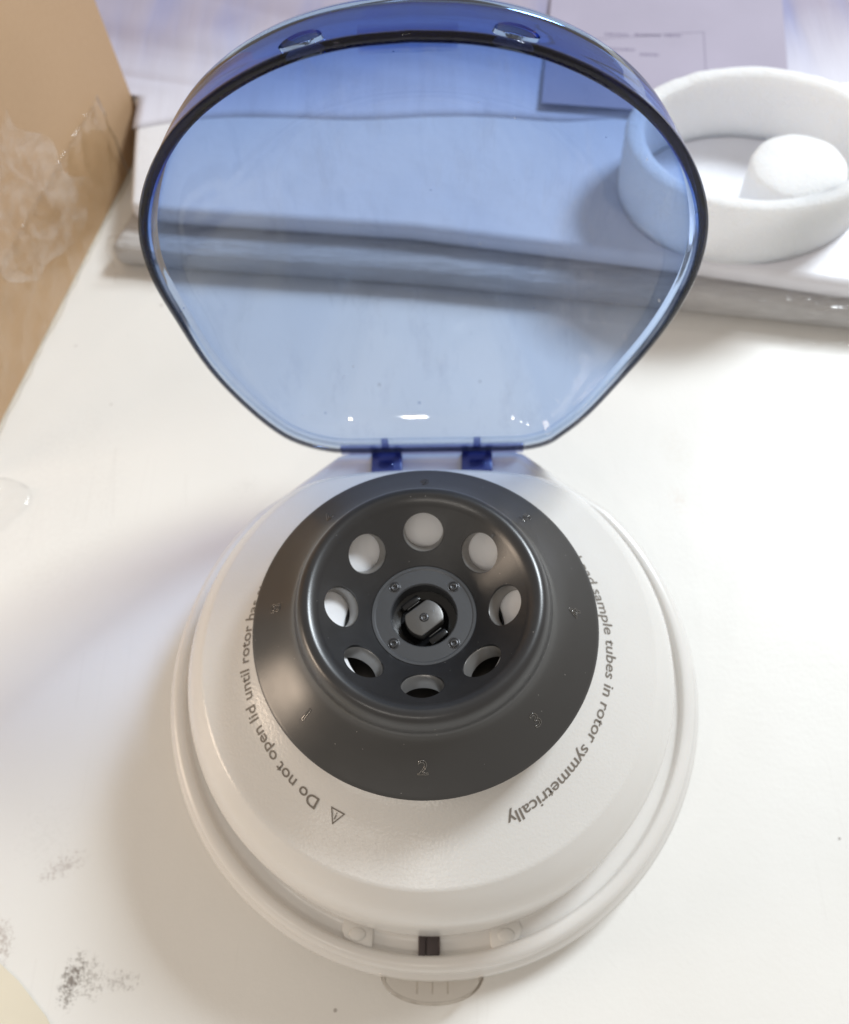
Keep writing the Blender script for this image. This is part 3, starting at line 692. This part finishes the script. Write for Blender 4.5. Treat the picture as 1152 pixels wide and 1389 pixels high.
# instruction sheet
M = Matrix.Translation((0, 0, 2.63))
sheet = tag(obj('instruction_sheet', *prism([(4.6, 24.7), (14.7, 23.2), (15.75, 31.9), (5.6, 33.2)], 2.50, 2.52), M_sheet, smooth=False), 'pale lilac printed sheet on the purple bag behind the foam ring', 'paper')
def seg(x0, y0, x1, y1, wd):
    A = Vector((x0, y0)); B = Vector((x1, y1)); d = (B - A).normalized(); q = Vector((-d.y, d.x)) * wd / 2
    return [(*(A - q), 2.524), (*(B - q), 2.524), (*(B + q), 2.524), (*(A + q), 2.524)], [(0, 1, 2, 3)]
parts = [seg(6.2, 28.6, 11.9, 28.9, 0.04), seg(11.9, 28.9, 11.6, 25.9, 0.04)]
random.seed(8)
for (xa, xb, yy) in ((7.6, 8.6, 28.95), (8.9, 10.0, 28.85), (10.2, 10.9, 28.75), (7.3, 8.8, 28.0), (9.0, 9.8, 27.55)):
    x = xa
    while x < xb:
        l_ = random.uniform(0.08, 0.2); parts.append(seg(x, yy - (x - xa) * 0.1, min(xb, x + l_), yy - (x + l_ - xa) * 0.1, 0.17)); x += l_ + 0.05
obj('print', *join(*parts), M_print, sheet, smooth=False)

# foam ring and foam disc
fr = []
cxr, cyr, rx, ry = 12.05, 19.6, 4.85, 3.75
def oval(p, r, z):
    a = math.atan2(p[1], p[0]); k = r / 4.35
    wob = 1 + 0.012 * math.sin(3 * a + 1) + 0.008 * noise.noise(Vector((math.cos(a) * 3, math.sin(a) * 3, z)))
    x, y = rx * k * math.cos(a) * wob, ry * k * math.sin(a) * wob
    return (x, y, z + (0.04 * noise.noise(Vector((x * 2, y * 2, 0))) if z > 4.5 else 0))
prf = [(4.22, 2.2), (4.3, 3.2), (4.36, 4.7), (4.33, 4.95), (4.22, 5.05), (3.95, 5.07), (3.78, 5.0), (3.72, 4.8), (3.70, 3.2), (3.66, 2.2)]
ring = obj('foam_ring', *xf(lathe(spline(prf, 4), 128, oval, close=False), Matrix.Identity(4)), M_foam)
ring.location = Vector((cxr, cyr, 0)) * S
# close the underside
me = ring.data; bm = bmesh.new(); bm.from_mesh(me); bmesh.ops.bridge_loops(bm, edges=[e for e in bm.edges if e.is_boundary]); bm.to_mesh(me); bm.free()
tag(ring, 'white foam ring standing on the pale pack at the right', 'foam packing')
def wob2(p, r, z):
    q = 1 + 0.02 * noise.noise(Vector((p[0] * .8, p[1] * .8, 5))); return (p[0] * q * 1.06, p[1] * q, z + 0.05 * noise.noise(Vector((p[0] * 1.5, p[1] * 1.5, 1))))
disc = obj('foam_disc', *lathe([(0, 0), (1.50, 0), (1.56, 0.08), (1.60, 1.6), (1.64, 2.50), (1.59, 2.67), (1.48, 2.73), (1.0, 2.75), (0, 2.75)], 72, wob2), M_foam)
disc.location = Vector((13.3, 18.1, 2.2)) * S
tag(disc, 'round white foam plug standing inside the foam ring', 'foam packing')

# clear film strip crinkled along the front edge of the pack
vs, fs = [], []; nx, ny = 220, 26
for i in range(nx + 1):
    u = i / nx; x = -13.3 + 35 * u
    P_ = [(-13.7, 18.35), (-10.4, 18.1), (-0.85, 17.02), (9.5, 15.45), (16.1, 14.35), (34, 11.6)]
    for (xa, ya), (xb, yb_) in zip(P_, P_[1:]):
        if xa <= x <= xb: yb = ya + (yb_ - ya) * (x - xa) / (xb - xa)
    for j in range(ny + 1):
        v_ = j / ny
        n_ = noise.noise(Vector((x * 0.35, v_ * 5, 2))); n2 = abs(noise.noise(Vector((x * 0.3, v_ * 9, 4))))
        if x > 11.5: n2 += sstep(11.5, 13.5, x) * 1.6 * abs(noise.noise(Vector((x * 1.1, v_ * 5, 8))))
        if v_ < 0.38: yy = yb + 0.75 * (1 - v_ / 0.38) - 0.05; zz = 1.28 + 0.22 * n2
        elif v_ < 0.68: yy = yb - 0.05 - 0.20 * n2; zz = 1.28 - (v_ - 0.38) / 0.30 * 1.2
        else: yy = yb - 0.07 - (v_ - 0.68) / 0.32 * 0.7; zz = 0.05 + 0.06 * n2 + 0.03 * abs(n_)
        vs.append((x, yy, zz))
for i in range(nx):
    for j in range(ny):
        a = i * (ny + 1) + j; fs.append((a, a + 1, a + ny + 2, a + ny + 1))
film = obj('clear_film_sleeve', vs, fs, M_film); film['label'] = 'crinkled clear film along the front edge of the pale pack'; film['category'] = 'plastic film'
so = film.modifiers.new('s', 'SOLIDIFY'); so.thickness = 0.00012; bpy.context.view_layer.update(); bake(film)

# scraps at the frame edges
pp = [(-16.0 + 0.95 * math.cos(a) * (1 + 0.15 * math.sin(3 * a)), 7.2 + 1.0 * math.sin(a)) for a in [2 * PI * k / 40 for k in range(40)]]
vs, fs = [], []
for j in range(9):
    for k in range(40):
        a = 2 * PI * k / 40; r = j / 8; x = -16.1 + 1.35 * r * math.cos(a) * (1 + 0.12 * math.sin(3 * a)); y = 7.3 + 1.15 * r * math.sin(a)
        vs.append((x, y, 0.03 + 0.35 * (1 - r * r) * (0.5 + abs(noise.noise(Vector((x * 1.6, y * 1.6, 0)))) * 1.4)))
for j in range(8):
    for k in range(40): k2 = (k + 1) % 40; fs.append((j * 40 + k, j * 40 + k2, (j + 1) * 40 + k2, (j + 1) * 40 + k))
sc_ = obj('plastic_scrap', vs, fs, M_film); so = sc_.modifiers.new('s', 'SOLIDIFY'); so.thickness = 0.0001; bpy.context.view_layer.update(); bake(sc_)
tag(sc_, 'small crumpled clear plastic scrap at the left edge below the box', 'plastic scrap')
pc = tag(obj('paper_sheet', *prism([(-12.55, -7.6), (-14.5, -6.3), (-20, -9), (-17, -16), (-8.5, -14.0), (-9.9, -10.2), (-10.9, -8.95), (-11.9, -8.05)], 0.005, 0.03), M_paper, smooth=False),
         'cream paper corner at the bottom left of the table', 'paper')
